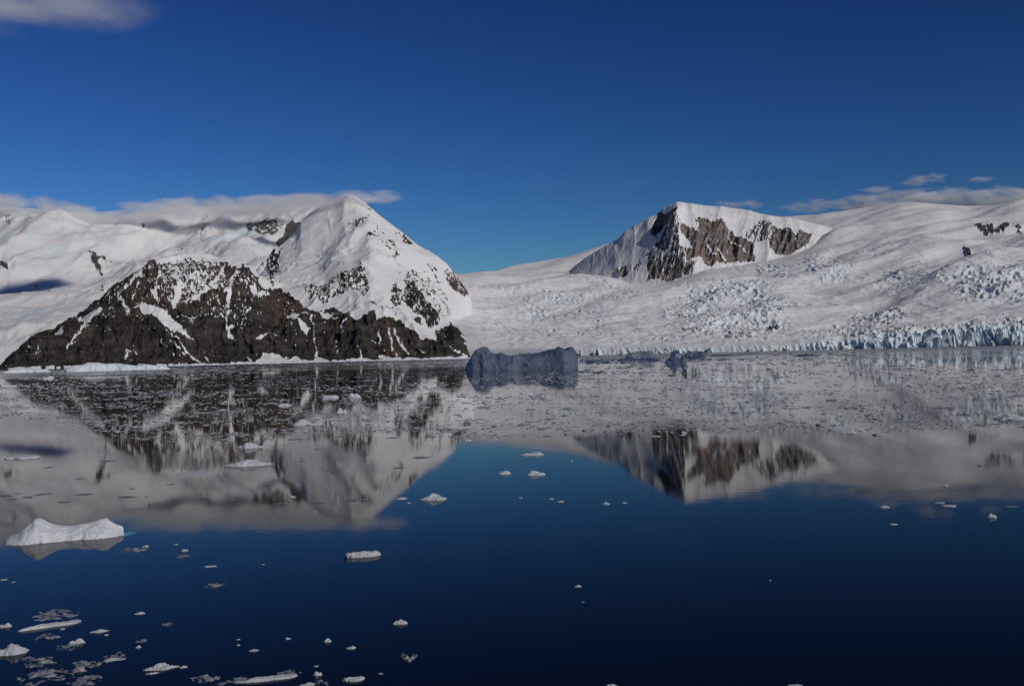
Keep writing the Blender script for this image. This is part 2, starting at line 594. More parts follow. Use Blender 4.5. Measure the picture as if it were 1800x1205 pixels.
    for ln in ([(79, 595, 1.1), (65, 623, 1)], [(280, 479, 2), (275, 492, 2), (276, 514, 1.8)], [(244, 499, 1.3), (237, 510, 1.6), (233, 529, 1.5)], [(209, 514, 2), (217, 529, 2), (224, 543, 2), (224, 554, 1.2)],
               [(252, 482, 3), (236, 494, 3.2), (220, 506, 2)], [(311, 490, 3), (315, 503, 2.5), (311, 519, 2.4), (306, 534, 3)], [(419, 474, 2), (410, 481, 4), (407, 496, 5), (403, 518, 4), (400, 539, 1.3), (397, 558, 1.3), (399, 570, 3), (407, 583, 3), (414, 589, 2)],
               [(401, 565, 1.6), (412, 563, 1.6), (427, 564, 1.2)], [(390, 499, 2.2), (397, 516, 2)], [(394, 465, 1.6), (379, 494, 1.5)], [(370, 497, 2.4), (385, 508, 2)], [(366, 505, 1.4), (352, 512, 1.4), (349, 523, 1.2)],
               [(346, 516, 1.2), (334, 523, 1.2)], [(452, 496, 1.6), (443, 503, 2.6), (449, 514, 2)], [(456, 517, 1.8), (474, 523, 1.6)], [(310, 554, .8), (343, 550, .8)], [(359, 618, 2), (368, 635, 2.5)], [(436, 623, 2), (443, 637, 3)],
               [(470, 581, 1), (487, 591, 1)], [(549, 561, 1), (551, 582, 1.2), (554, 594, 1), (556, 609, 1.1), (557, 620, 1.5)], [(580, 552, 1.1), (588, 545, 1.1)], [(584, 558, 1.2), (596, 554, 1)], [(615, 556, 1.2), (602, 569, 1.4), (603, 580, 1)],
               [(544, 501, 2), (542, 518, 1.6)], [(591, 503, 1.8), (584, 518, 2), (577, 536, 2)], [(624, 611, 1.8), (631, 615, 1.4)], [(632, 622, 1.6), (641, 632, 2)], [(682, 574, 1.6), (687, 594, 1.6), (695, 612, 2), (700, 631, 2.4)], [(695, 576, 2.2), (700, 591, 1.8), (720, 612, 1.5)],
               [(667, 576, 1.6), (669, 589, 1.2), (656, 598, 2)], [(771, 598, 1.8), (804, 618, 1.8), (819, 626, 1.8)], [(810, 585, 1), (819, 604, 1)], [(291, 586, 1.2), (318, 606, 1.6), (339, 626, 1.8), (352, 636, 2)], [(300, 606, 1), (326, 625, 1.2)], [(226, 615, .9), (220, 634, .9)], [(440, 534, 1.6), (428, 545, 1)], [(620, 580, 1.2), (626, 583, 1)], [(735, 606, .9), (752, 622, 1.2)]):
        F.streak(ln, sn)
    # snow fringe along the tide line
    f = F.f.reshape(px.shape)
    nz = fbm(S / 26, Z / 22, 5, 3, 0.6)
    nz2 = fbm(S / 9 + Z / 14, Z / 9 - S / 22, 3, 11, 0.6)
    spk = fbm(S / 15 + 8, Z / 11, 4, 17, 0.65)
    hi_ = sstep(40, 380, Z)
    rock = f + nz * (0.34 + 0.22 * hi_) + nz2 * (0.24 + 0.14 * hi_)
    clus = fbm(S / 120 + 3, Z / 90, 3, 23)
    rock -= 1.1 * sstep(0.40 - 0.22 * hi_, 0.66 - 0.18 * hi_, spk + 0.35 * nz + 0.45 * clus - 0.12 + nz2 * .2) * (f > 0.2)
    rock -= 1.0 * sstep(0.24, 0.46, fbm(S / 8 - Z / 40, Z / 22 + S / 30, 4, 19, 0.62) + 0.25 * clus) * (0.25 + 0.75 * hi_)
    rock = np.where(Z < 9, rock - 0.9 * sstep(0.05, 0.5, fbm(S / 60, S * 0 + .5, 3, 21) + 0.32), rock)
    rk = sstep(0.4, 0.62, rock)
    G = Field(px, py)
    for pg, v in (([(134, 572), (152, 566), (140, 590), (123, 600)], 1.0), ([(200, 500), (270, 466), (300, 470), (400, 462), (450, 480), (460, 510), (300, 545), (230, 560)], 0.38), ([(777, 471), (799, 478), (812, 495), (831, 524), (800, 512)], 0.9), ([(676, 565), (690, 565), (705, 632), (690, 632)], 0.9), ([(460, 515), (520, 520), (550, 560), (480, 560)], 0.5)):
        G.area(pg, v, 8)
    rust = np.clip(G.f.reshape(px.shape) + 0.15 * nz, 0, 1)
    # relief: broad spurs and gullies down the fall line, crags where the rock is bare
    up = sstep(0, 60, Z)
    dome = 1 - 0.9 * sstep(778, 800, px)
    edge = dome - 0.75 * dome * np.exp(-((vv[:, None] - 3) / 0.18) ** 2) - 0.6 * np.exp(-((vv[:, None] - 1) / 0.10) ** 2) * (px < 465)
    dz = (ridged(X / 420 + 3, Y / 700, 4, 31) - 0.45) * 55 * up * edge
    dz += (ridged(X / 120 + fbm(X / 90, Y / 90, 2, 43) * .5, Y / 230 + 5, 5, 41) - 0.45) * 22 * up * edge * (0.35 + 0.65 * rk)
    dz += rk * fbm(S / 30, Z / 30, 5, 51, 0.62) * 10 * edge * sstep(0, 15, Z)
    dz += rk * 5 + fbm(X / 60, Y / 60, 3, 61) * 3 * edge
    Z2 = Z + dz
    # push the crags out of the face as well as up
    wq = fbm(S / 80, Z / 80, 3, 73) * 40
    out = rk * ((ridged((S + wq + Z * .3) / 95, (Z + wq) / 140, 5, 71, 0.55) - 0.4) * 30 + fbm(S / 16, Z / 16, 4, 75, .6) * 5) * sstep(0, 20, Z) * dome
    az = np.arctan2(X, Y)
    X = X - np.sin(az) * out
    Y = Y - np.cos(az) * out
    return finish('rocky_mountain', X, Y, Z2, M['headland'], rock, rust, rk * 0)


build_headland()


# ------------------------------------------------------------------ snow range behind it
def build_range():
    xs = np.arange(-700, 640, 2.2)
    L0 = [(-700, None, 5400), (-100, None, 5500), (640, None, 5600)]
    L1 = [(-700, 596, 6000), (0, 603, 6000), (60, 585, 6050), (100, 576, 6100), (200, 566, 6200), (640, 560, 6300)]
    L2 = [(-700, 535, 7100), (0, 521, 7200), (100, 519, 7200), (200, 512, 7200), (300, 497, 7300), (450, 490, 7300), (640, 480, 7300)]
    L3 = [(-700, 455, 8100), (-150, 430, 8200), (0, 437, 8200), (60, 448, 8000), (120, 462, 7900), (170, 447, 8200), (230, 440, 8300), (330, 440, 8300), (450, 425, 8300), (640, 420, 8300)]
    L4 = [(-700, 380, 9300), (-150, 360, 9400), (0, 356, 9300), (60, 362, 9300), (130, 374, 9300), (210, 380, 9400), (260, 370, 9400), (330, 361, 9400), (400, 362, 9400), (470, 358, 9300), (530, 352, 9200), (640, 358, 9200)]
    L5 = [(x, 640, 11500) for x in (-700, 640)]
    X, Y, Z, vv, R = terrain(xs, [L0, L1, L2, L3, L4, L5], [30, 60, 90, 110, 12], [3, 6, 8, 6, 6, 3])
    px, py = to_px(X, Y, Z)
    S = np.arctan2(X, Y) * 8000.0
    F = Field(px, py)
    F.area([(483, 429), (497, 409), (503, 392), (513, 385), (529, 383), (530, 400), (512, 420), (488, 434)], 1.1, 2)  # shaded face beside the ridge, shade painted here as solid dark rock
    F.area([(428, 381), (452, 379), (487, 380), (503, 394), (485, 412), (463, 413), (438, 402)], 0.55, 4)
    F.area([(148, 441), (160, 444), (199, 447), (196, 450), (178, 452), (184, 464), (170, 460)], 0.60, 3)
    F.area([(0, 458), (14, 464), (14, 470), (0, 466)], 0.9, 2)
    F.area([(350, 384), (368, 386), (360, 396), (352, 420)], 0.55, 2)
    F.area([(226, 393), (231, 395), (229, 402)], 0.7, 2)
    F.area([(248, 392), (256, 394), (252, 402)], 0.7, 2)
    F.area([(60, 476), (66, 479), (63, 484)], 0.8, 1.5)
    F.area([(80, 499), (91, 500), (86, 503)], 0.8, 1.5)
    F.area([(318, 434), (326, 437), (320, 442)], 0.6, 2)
    F.area([(174, 492), (180, 495), (184, 511), (178, 505)], 0.6, 2)
    F.area([(105, 470), (120, 476), (118, 484)], 0.5, 3)
    F.area([(8, 380), (20, 384), (18, 400), (10, 398)], 0.45, 3)
    f = F.f.reshape(px.shape)
    rock = f + (fbm(S / 34, Z / 30, 4, 5, 0.6) * 0.36 + fbm(S / 13, Z / 18, 3, 9, 0.6) * 0.3) * np.clip(f * 3, 0.25, 1)
    rk = sstep(0.4, 0.62, rock)
    sm = sstep(0, 100, Z)
    top = 1 - 0.7 * np.exp(-((vv[:, None] - 4) / 0.3) ** 2)
    flat = 1 - 0.85 * np.exp(-((vv[:, None] - 1.6) / 0.45) ** 2)
    dz = (fbm(X / 520 - Y / 1800, Y / 1900 + 2, 4, 131, 0.42)) * 120 * sm * top * flat + (ridged(X / 900 + 3, Y / 2600, 3, 133) - .45) * 110 * sm * top * flat
    dz += (ridged(X / 430 - Y / 700 + 1, Y / 900, 5, 145, 0.5) - 0.45) * 36 * sm * top * flat
    dz += (ridged(X / 210 + Y / 900, Y / 500, 4, 141) - 0.45) * 24 * sm * top * flat * sstep(-.2, .5, fbm(X / 700, Y / 700, 2, 143))
    dz += fbm(X / 60, Y / 160, 4, 151) * 6 * sm + rk * 12 * ridged(S / 40, Z / 60, 3, 161)
    dz += (ridged((X + 40 * fbm(X / 200, Y / 200, 2, 147)) / 95, Y / 330, 4, 149, 0.6) - 0.4) * 15 * sm * flat * sstep(-0.3, 0.4, fbm(X / 450, Y / 600, 3, 153))
    # stepped snow ledges on the terrace
    dz += np.exp(-((vv[:, None] - 1.5) / 0.4) ** 2) * fbm(X / 260 + Y / 150, Y / 110, 4, 171) * 16 * sm
    ice = np.clip(sstep(0.1, 0.5, fbm(X / 300, Y / 300, 4, 181)) * 0.4, 0, 1)
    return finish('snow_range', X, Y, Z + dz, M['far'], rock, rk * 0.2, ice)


build_range()


# ------------------------------------------------------------------ glacier and the snow plateau on the right
def front_cut(x):
    return fbm(np.array([x / 34.0]), np.array([0.3]), 4, 261, 0.6)[0]


def build_glacier():
    xs = np.concatenate([np.arange(700, 1860, 1.7), np.arange(1862, 2700, 6.0)])
    L0 = [(700, None, 5000), (830, None, 4900), (1000, None, 4700), (1200, None, 4560), (1350, None, 4500), (1500, None, 4520), (1800, None, 4600), (2700, None, 5000)]
    L1 = [(700, 614, 5020), (830, 612, 4920), (1000, 611, 4720), (1100, 611, 4650), (1200, 610, 4580), (1350, 607, 4530), (1430, 603, 4535), (1500, 598, 4560), (1570, 590, 4590), (1650, 585, 4610), (1800, 576, 4650), (2700, 550, 5050)]
    L2 = [(700, 572, 5800), (820, 566, 5700), (870, 573, 5680), (930, 580, 5640), (1000, 582, 5600), (1150, 577, 5450), (1300, 571, 5350), (1400, 568, 5320), (1500, 572, 5300), (1570, 566, 5280), (1650, 556, 5300), (1800, 533, 5400), (2700, 490, 5700)]
    L3 = [(700, 524, 6800), (820, 523, 6800), (860, 531, 6800), (920, 537, 6800), (1000, 536, 6800), (1150, 524, 6700), (1250, 512, 6600), (1400, 497, 6550), (1500, 488, 6550), (1650, 478, 6600), (1800, 463, 6650), (2700, 430, 6800)]
    L4 = [(700, 485, 8300), (830, 494, 8300), (1000, 492, 8300), (1100, 497, 8200), (1170, 498, 8000), (1230, 476, 8000), (1300, 469, 8000), (1350, 463, 8000), (1400, 453, 8000), (1430, 443, 8000), (1500, 423, 8000), (1600, 421, 8000), (1700, 428, 7900), (1800, 428, 7800), (2700, 400, 7800)]
    L5 = [(700, 486, 9200), (870, 486, 9200), (1000, 482, 9200), (1170, 474, 9200), (1300, 446, 9200), (1400, 424, 9200), (1450, 406, 9200), (1500, 394, 9200), (1570, 384, 9200), (1700, 392, 9100), (1800, 385, 9000), (2700, 372, 9000)]
    L6 = [(700, 478, 10500), (808, 483, 10500), (868, 482, 10500), (900, 470, 10600), (950, 462, 10600), (1000, 452, 10600), (1060, 432, 10600), (1100, 420, 10600), (1200, 400, 10600), (1350, 383, 10600), (1400, 381, 10600), (1450, 378, 10600), (1500, 373, 10600), (1545, 364, 10600), (1575, 361, 10600),
          (1600, 360, 10600), (1650, 362, 10600), (1700, 364, 10600), (1760, 359, 10600), (1800, 357, 10600), (2700, 345, 10600)]
    L7 = [(700, 640, 12500), (2700, 640, 12500)]
    L1 = [(x, y, r) for x, y, r in L1 if x < 1440] + [(x, float(np.interp(x, [1430, 1500, 1570, 1650, 1800, 2700], [603, 598, 590, 585, 576, 550])) + 7.0 * float(front_cut(x)), float(np.interp(x, [1430, 1500, 1570, 1650, 1800, 2700], [4535, 4560, 4590, 4610, 4650, 5050]))) for x in range(1445, 2700, 5)]
    X, Y, Z, vv, R = terrain(xs, [L0, L1, L2, L3, L4, L5, L6, L7], [22, 130, 155, 150, 60, 55, 8], [5, 2, 12, 14, 10, 8, 4, 5])
    px, py = to_px(X, Y, Z)
    V = vv[:, None]
    S = np.arctan2(X, Y) * 7000.0
    F = Field(px, py)
    F.area([(1710, 400), (1725, 399), (1757, 398), (1770, 389), (1778, 392), (1770, 404), (1735, 411), (1722, 406)], 0.62, 3)
    F.area([(1690, 437), (1704, 441), (1718, 456), (1712, 456)], 0.8, 2)
    F.area([(1785, 395), (1800, 393), (1800, 405), (1790, 410)], 0.5, 4)
    F.area([(1350, 577), (1366, 574), (1369, 578), (1358, 581)], 1.0, 1.5)
    rock = F.f.reshape(px.shape) + fbm(S / 22, Z / 20, 4, 205, 0.65) * 0.5 * np.clip(F.f.reshape(px.shape) * 3, 0, 1)
    rk = sstep(0.4, 0.62, rock)
    C = Field(px, py, 13.0)        # broken, crevassed ice
    C.area([(830, 500), (1130, 495), (1160, 520), (1130, 560), (1000, 575), (860, 545)], 0.6, 45)
    C.area([(850, 560), (1000, 560), (1000, 615), (850, 610)], 0.4, 35)
    C.area([(1000, 560), (1200, 560), (1250, 615), (1000, 620)], 0.45, 35)
    C.area([(1170, 545), (1260, 505), (1320, 500), (1390, 530), (1385, 590), (1300, 605), (1200, 580)], 1.0, 26)
    C.area([(1330, 470), (1370, 462), (1400, 475), (1380, 490), (1345, 488)], 0.95, 5)
    C.area([(1400, 455), (1450, 440), (1500, 460), (1470, 485), (1420, 490)], 0.7, 16)
    C.area([(1500, 490), (1580, 465), (1640, 480), (1620, 520), (1540, 515)], 0.6, 26)
    C.area([(1640, 500), (1720, 475), (1830, 460), (1830, 510), (1700, 530)], 1.0, 20)
    C.area([(1400, 600), (1420, 570), (1500, 545), (1600, 548), (1590, 575), (1480, 600)], 0.9, 18)
    C.area([(1480, 600), (1570, 578), (1650, 575), (1840, 560), (1840, 615), (1480, 615)], 1.3, 7)
    C.area([(1500, 430), (1560, 420), (1600, 432), (1540, 450)], 0.4, 8)
    cv = C.f.reshape(px.shape)
    cv = cv * (0.75 + 0.5 * fbm(X / 180, Y / 260, 3, 207)) + sstep(1.0, 1.2, vv[:, None]) * (1 - sstep(3.9, 4.6, vv[:, None])) * (0.16 + 0.34 * sstep(-.35, .35, fbm(X / 420, Y / 520, 4, 209)))
    cv = np.clip(cv, 0, 1.4)
    sm = sstep(-4, 40, Z)
    sky_ = 1 - 0.8 * np.exp(-((V - 6) / 0.35) ** 2)
    sky_ = sky_ * (1 - 0.9 * sstep(1060, 1110, px) * sstep(1470, 1420, px) * sstep(3.3, 3.8, V))
    back = sstep(3.2, 4.2, V)
    dg = X * 0.8 + Y * 0.6
    dh = Y * 0.8 - X * 0.6
    dz = fbm(dg / 1500, dh / 620, 3, 211, 0.45) * 92 * sm * sky_ * sstep(1.1, 2.5, V)
    dz += (ridged(dg / 1100 + 2, dh / 420, 2, 217) - .45) * 11 * sm * sky_ * sstep(1.3, 2.4, V) * sstep(1100, 1320, px)
    dz += fbm(X / 300 + 4, Y / 420, 3, 213) * 12 * sm * sky_ * sstep(1.0, 1.6, V)
    wx = fbm(X / 130, Y / 130, 2, 215) * 30
    tr = ridged((X + wx) / 120, (Y + wx + X * .15) / 46, 4, 221, 0.6)           # transverse crevasses
    jb = ridged((X + wx) / 42, Y / 60, 4, 231)                   # jumbled seracs
    kind = sstep(0.5, 0.95, cv)
    dz += cv * sm * ((1 - kind) * (tr - 0.4) * 24 + kind * (jb - 0.4) * 25)
    dz += fbm(X / 45, Y / 90, 3, 241) * 1.6 * sm + rk * 14
    ice = np.clip(cv * sstep(0.6, 0.25, jb) * 0.6 * kind + 0.2 * cv * (1 - kind) * sstep(0.5, 0.2, tr) + 0.35 * (1 - sstep(0.9, 1.15, V)) * (px > 1380) + 0.15 * (1 - sstep(0.9, 1.1, V)), 0, 1)
    az = np.arctan2(X, Y)
    wall = (1 - sstep(0.95, 1.06, V)) * sstep(1000, 1100, px)
    sh = (ridged(S / 36 + Z / 90, Z / 70, 4, 251) - .5) * 62 * wall * (0.12 + 0.65 * sstep(1380, 1520, px))
    X = X - np.sin(az) * sh
    Y = Y - np.cos(az) * sh
    o = finish('glacier', X, Y, Z + dz, M['glacier'], rock, rk * 0, ice)
    return o


GL = build_glacier()


# ------------------------------------------------------------------ rock peak on the right
def build_peak():
    xs = np.arange(1000, 1500, 0.9)
    L0 = [(1000, 520, 8380), (1040, 516, 8250), (1100, 508, 8080), (1150, 504, 7960), (1195, 500, 7880), (1215, 492, 7880), (1240, 480, 7960), (1300, 476, 8050), (1350, 470, 8090), (1400, 462, 8130), (1430, 450, 8230), (1460, 440, 8450), (1500, 440, 8900)]
    L1 = [(1000, 492, 8850), (1040, 470, 8750), (1070, 456, 8640), (1100, 440, 8560), (1140, 420, 8460), (1170, 400, 8400), (1190, 376, 8380), (1207, 385, 8400), (1250, 384, 8470), (1300, 398, 8500), (1350, 396, 8540), (1400, 405, 8580), (1430, 412, 8680), (1460, 416, 8900), (1500, 424, 9300)]
    L2 = [(1000, 476, 9250), (1025, 456, 9150), (1045, 443, 9060), (1060, 434, 9000), (1085, 421, 8950), (1100, 405, 8920), (1130, 388, 8880), (1155, 375, 8840), (1165, 366, 8820), (1190, 355, 8800), (1215, 358, 8850), (1240, 361, 8950), (1270, 364, 9050), (1300, 368, 9150), (1330, 374, 9250), (1350, 380, 9300), (1400, 386, 9350), (1430, 393, 9400), (1460, 400, 9500), (1500, 412, 9700)]
    L3 = [(1000, 560, 10600), (1500, 560, 10600)]
    X, Y, Z, vv, R = terrain(xs, [L0, L1, L2, L3], [190, 60, 20], [3, 3, 1, 6])
    px, py = to_px(X, Y, Z)
    S = np.arctan2(X, Y) * 8400.0
    F = Field(px, py)
    F.area([(1158, 371), (1171, 372), (1189, 363), (1190, 371), (1172, 391), (1153, 413), (1143, 410), (1150, 389)], 1.2, 1)  # shaded hollow under the summit, its dark shade painted in as bare rock
    F.area([(1160, 417), (1169, 397), (1187, 374), (1194, 384), (1193, 414), (1201, 440), (1205, 457), (1226, 456), (1217, 479), (1193, 487), (1177, 492), (1152, 488), (1140, 490), (1133, 466), (1140, 446)], 0.62, 2.5)
    F.area([(1136, 470), (1150, 455), (1158, 488), (1140, 490)], 1.0, 2)
    F.area([(1184, 455), (1198, 440), (1202, 470), (1194, 486), (1176, 491)], 0.95, 2)
    F.area([(1084, 481), (1092, 466), (1101, 466), (1103, 481), (1093, 486)], 0.9, 2)
    F.area([(1108, 474), (1124, 455), (1128, 462), (1112, 484)], 0.45, 3)
    F.area([(1195, 385), (1207, 393), (1226, 406), (1221, 384), (1239, 378), (1256, 386), (1270, 386), (1279, 398), (1294, 414), (1312, 420), (1323, 425), (1326, 454), (1312, 458), (1291, 461), (1279, 460), (1259, 462), (1248, 465), (1230, 450), (1207, 456), (1201, 433), (1215, 430), (1198, 410)], 0.78, 2)
    F.area([(1307, 414), (1312, 404), (1323, 393), (1334, 382), (1347, 386), (1363, 397), (1375, 405), (1370, 425), (1350, 422), (1336, 422), (1323, 425)], 0.5, 3)
    F.area([(1363, 400), (1387, 400), (1399, 412), (1409, 406), (1428, 412), (1424, 428), (1403, 438), (1383, 447), (1363, 443), (1353, 435), (1349, 422), (1360, 415)], 0.80, 2)
    F.area([(1201, 410), (1217, 431), (1199, 430), (1193, 408)], -1.2, 1.2, 'add')
    F.area([(1337, 421), (1350, 422), (1355, 440), (1362, 452), (1325, 458), (1326, 440)], -1.2, 1.5, 'add')
    for ln in ([(1226, 384, 1.5), (1228, 404, 2.5)], [(1244, 430, 1.5), (1258, 450, 1.5)], [(1290, 425, 1.2), (1310, 440, 1.2)], [(1262, 438, 1.4), (1275, 456, 1.4)], [(1278, 412, 1), (1286, 424, 1)], [(1166, 418, 1), (1170, 436, 1)], [(1180, 430, 1.4), (1162, 452, 1.2)], [(1400, 408, 1), (1401, 432, 1)]):
        F.streak(ln, -0.9)
    f = F.f.reshape(px.shape)
    # snow lies in streaks down the face, leaning right below the summit
    lean = (px - 1190) * 0 + S - Z * 0.35
    st = fbm(lean / 16, Z / 75, 4, 305, 0.62)
    st2 = fbm(lean / 6, Z / 34, 3, 309, 0.62)
    rock = f + (st * 0.55 + st2 * 0.35 + fbm(S / 12, Z / 12, 3, 307) * 0.2) * np.clip(f * 3, 0, 1)
    rk = sstep(0.4, 0.62, rock)
    G = Field(px, py)
    G.area([(1201, 433), (1225, 430), (1262, 440), (1290, 460), (1250, 465), (1225, 455), (1207, 456)], 0.9, 6)
    G.area([(1375, 440), (1385, 437), (1386, 449)], 1.0, 2)
    G.area([(1195, 385), (1270, 390), (1320, 430), (1300, 460), (1230, 430)], 0.35, 8)
    rust = np.clip(G.f.reshape(px.shape), 0, 1)
    keep = 1 - 0.85 * np.exp(-((vv[:, None] - 2) / 0.2) ** 2)
    dz = (ridged(S / 170, Z / 900, 4, 311) - 0.45) * 60 * keep * (0.3 + 0.7 * rk)
    dz += fbm(X / 200, Y / 200, 4, 321) * 14 * keep
    out = (ridged(lean / 60, Z / 260, 4, 331) - 0.4) * 46 * (0.12 + rk)
    # the hollow below the summit that faces away from the sun
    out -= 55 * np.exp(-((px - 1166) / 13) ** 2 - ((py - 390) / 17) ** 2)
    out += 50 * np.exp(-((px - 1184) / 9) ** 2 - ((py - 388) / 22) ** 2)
    az = np.arctan2(X, Y)
    X = X - np.sin(az) * out
    Y = Y - np.cos(az) * out
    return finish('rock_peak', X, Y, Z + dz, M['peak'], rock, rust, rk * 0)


build_peak()


# ------------------------------------------------------------------ seracs along the ice front
def serac_mesh(seed):
    rs = np.random.RandomState(seed)
    n = 7
    a = np.sort(rs.uniform(0, 2 * np.pi, n) * 0.35 + np.linspace(0, 2 * np.pi, n, endpoint=False) * 0.65)
    V = []
    for z, sc in ((-0.15, 1.0), (0.55, 0.93), (0.86, 0.72)):
        for t in a:
            q = sc * rs.uniform(0.62, 1.2)
            V.append((0.5 * q * math.cos(t), 0.5 * q * math.sin(t), z + rs.uniform(-0.16, 0.1) * (z > 0)))
    V.append((rs.uniform(-.15, .15), rs.uniform(-.15, .15), 1.0))
    F = []
    for r in range(2):
        for i in range(n):
            j = (i + 1) % n
            F.append((r * n + i, r * n + j, (r + 1) * n + j))
            F.append((r * n + i, (r + 1) * n + j, (r + 1) * n + i))
    for i in range(n):
        F.append((2 * n + i, 2 * n + (i + 1) % n, 3 * n))
    return mesh_np('serac', V, F, M['serac'], False)


SERACS = [serac_mesh(900 + i) for i in range(9)]
rs = np.random.RandomState(5)
f0x = [700, 830, 1000, 1200, 1350, 1500, 1800, 2700]
f0r = [5000, 4900, 4700, 4560, 4500, 4520, 4600, 5000]
ftx = [1000, 1200, 1350, 1430, 1500, 1570, 1650, 1800, 1900]
fty = [612, 611, 608, 604, 598, 589, 583, 574, 570]
for i in range(270):
    right = i < 236
    x = rs.uniform(1470, 1850) if right else rs.uniform(1000, 1480)
    d = rs.uniform(-22, 95) if right else rs.uniform(-8, 20)
    r = float(np.interp(x, f0x, f0r)) + d
    k_ = (1 - (d + 22) / 117.0) if right else 0.3
    top = float(np.interp(x, ftx, fty)) - 1 + rs.uniform(0.1, 1.0) * 26 * k_ + 9 * float(front_cut(x)) * right
    p = at(x, top, r)
    o = add('serac', SERACS[i % 9], GL)
    o.location = (p[0], p[1], 0)
    w = rs.lognormal(2.95, 0.5) if right else rs.uniform(9, 20)
    o.scale = (w * rs.uniform(.8, 1.6), w, max(p[2], 9))
    o.rotation_euler = (rs.uniform(-.16, .16), rs.uniform(-.22, .22), rs.uniform(0, 6.28))


# ------------------------------------------------------------------ shore ice below the rocky mountain
def shore_ice():
    xs = np.arange(286, 832, 1.5)
    az = ray(xs, np.full_like(xs, 634.0))[0]
    r0 = np.interp(xs, [286, 400, 700, 790, 826, 832], [4470, 4440, 4390, 4440, 4690, 4760])
    hgt = 4.5 + 3.5 * fbm(xs / 30, xs * 0 + 2.2, 4, 401) + 2.5 * fbm(xs / 6, xs * 0, 2, 403)
    hgt = np.clip(hgt, 1.0, 10) * sstep(286, 300, xs) * sstep(832, 824, xs)
    V = []
    for dr, k in ((0, None), (1.5, 0.8), (14, 1.0), (60, 1.2), (150, 1.4)):
        rr = r0 + dr + 8 * fbm(xs / 12, xs * 0 + dr, 3, 405)
        V.append(np.stack([rr * np.sin(az), rr * np.cos(az), np.full_like(xs, -1.0) if k is None else hgt * k], 1))
    V = np.concatenate(V)
    o = add('shore_ice', mesh_np('shore_ice', V, grid_faces(5, len(xs))[:, ::-1], M['white_far'], True))
    tag(o, kind='structure')


M['white_far'] = ice_material('shore_ice_and_snow', (0.82, 0.85, 0.88), (0.66, 0.76, 0.82), 0.7, 0.1, 0.15)
shore_ice()


# ------------------------------------------------------------------ icebergs
def berg_mesh(name, prof, depth, mat, seed, nu=110, nv=36, p=7.0, rough=1.0, back=1.0, facet=1.0):
    """prof: (along, height) outline in metres; walls near vertical, crown broken by noise"""
    u = np.linspace(prof[0][0], prof[-1][0], nu)
    ph = np.interp(u, [q[0] for q in prof], [q[1] for q in prof])
    v = np.linspace(-1, 1, nv)
    v = np.sign(v) * np.abs(v) ** 0.55
    L = u[-1] - u[0]
    U, Vv = np.meshgrid(u, v, indexing='ij')
    e = np.clip(1 - np.abs((U - u.mean()) / (L / 2)) ** 8, 0, 1)
    D = depth / 2 * (0.55 + 0.45 * e) * (1 + 0.10 * fbm(U / depth * 1.7, U * 0 + seed, 3, seed))
    sh = np.clip(1 - np.abs(Vv) ** p, 0, 1)
    hh = ph.max()
    Yv = Vv * D + 0.10 * depth * fbm(U / depth * 2, Vv * 1.3, 3, seed + 3)
    Z = ph[:, None] * (1 + (back - 1) * (Vv * 0.5 + 0.5)) * sh
    Z = Z + rough * hh * sh * (0.10 * fbm(U / hh * 0.9, Yv / hh * 0.9, 4, seed + 5) + 0.09 * (ridged(U / hh * 1.6, Yv / hh * 1.6, 4, seed + 7) - 0.5))
    Yv = Yv + 0.16 * hh * (ridged(U / hh * 1.1 + seed, Z / hh * 1.4, 4, seed + 9, 0.6) - 0.45) * np.sign(Vv) * sstep(0.35, 0.8, np.abs(Vv)) * facet
    Z = np.where(sh <= 1e-6, -0.08 * hh, Z)
    Z[0] = -0.08 * hh
    Z[-1] = -0.08 * hh
    V3 = np.stack([U.ravel(), Yv.ravel(), Z.ravel()], 1)
    return mesh_np(name, V3, grid_faces(nu, nv), mat, False)


def berg(name, outline, base_y, depth, mat, seed, label, cat, group=None, **kw):
    """outline: top edge in survey pixels; the near foot stands on the water at base_y"""
    xc = 0.5 * (outline[0][0] + outline[-1][0])
    bx, by, r = on_water(xc, base_y)
    az = math.atan2(bx, by)
    sc = r / FPX
    tilt = 0.025
    prof = [((x - xc) * sc, max((base_y - tilt * (x - xc) - y) * sc, 0.02)) for x, y in outline]
    o = add(name, berg_mesh(name, prof, depth, mat, seed, **kw))
    rr = r + depth / 2
    o.location = (rr * math.sin(az), rr * math.cos(az), 0)
    o.rotation_euler.z = -az
    return tag(o, label, cat, group)


berg('iceberg', [(815, 650), (818, 640), (824, 631), (832, 618), (840, 612), (848, 610), (857, 612), (862, 621), (872, 622), (880, 620), (888, 624), (897, 625), (910, 623), (922, 622), (935, 623), (947, 622), (957, 617), (968, 615), (978, 613), (985, 608), (991, 611), (996, 614), (1004, 611), (1011, 611), (1016, 618), (1018, 626), (1018.5, 646)], 650, 46, M['berg'], 11,
     'large blue tabular iceberg with a squared end and a humped end', 'iceberg', nu=190, nv=44, rough=0.8)
berg('iceberg', [(1168, 639), (1172, 632), (1178, 628), (1183, 617), (1187, 618), (1190, 627), (1196, 630), (1201, 624), (1205, 628), (1207, 637)], 638, 22, M['berg'], 23,
     'small dark iceberg with one narrow pinnacle standing in the brash', 'iceberg', nu=70, nv=24)
berg('iceberg', [(1098, 631), (1104, 623), (1112, 619), (1122, 620), (1130, 617), (1146, 617), (1150, 620), (1152, 629)], 630.5, 40, M['berg'], 29,
     'low flat-topped blue iceberg in front of the low ice cliff', 'iceberg', nu=80, nv=24)
berg('iceberg', [(1202, 628), (1206, 620), (1216, 618), (1228, 617), (1238, 618), (1243, 626)], 627, 40, M['berg'], 37,
     'small smooth blue iceberg just behind the pinnacled one', 'iceberg', nu=70, nv=24)
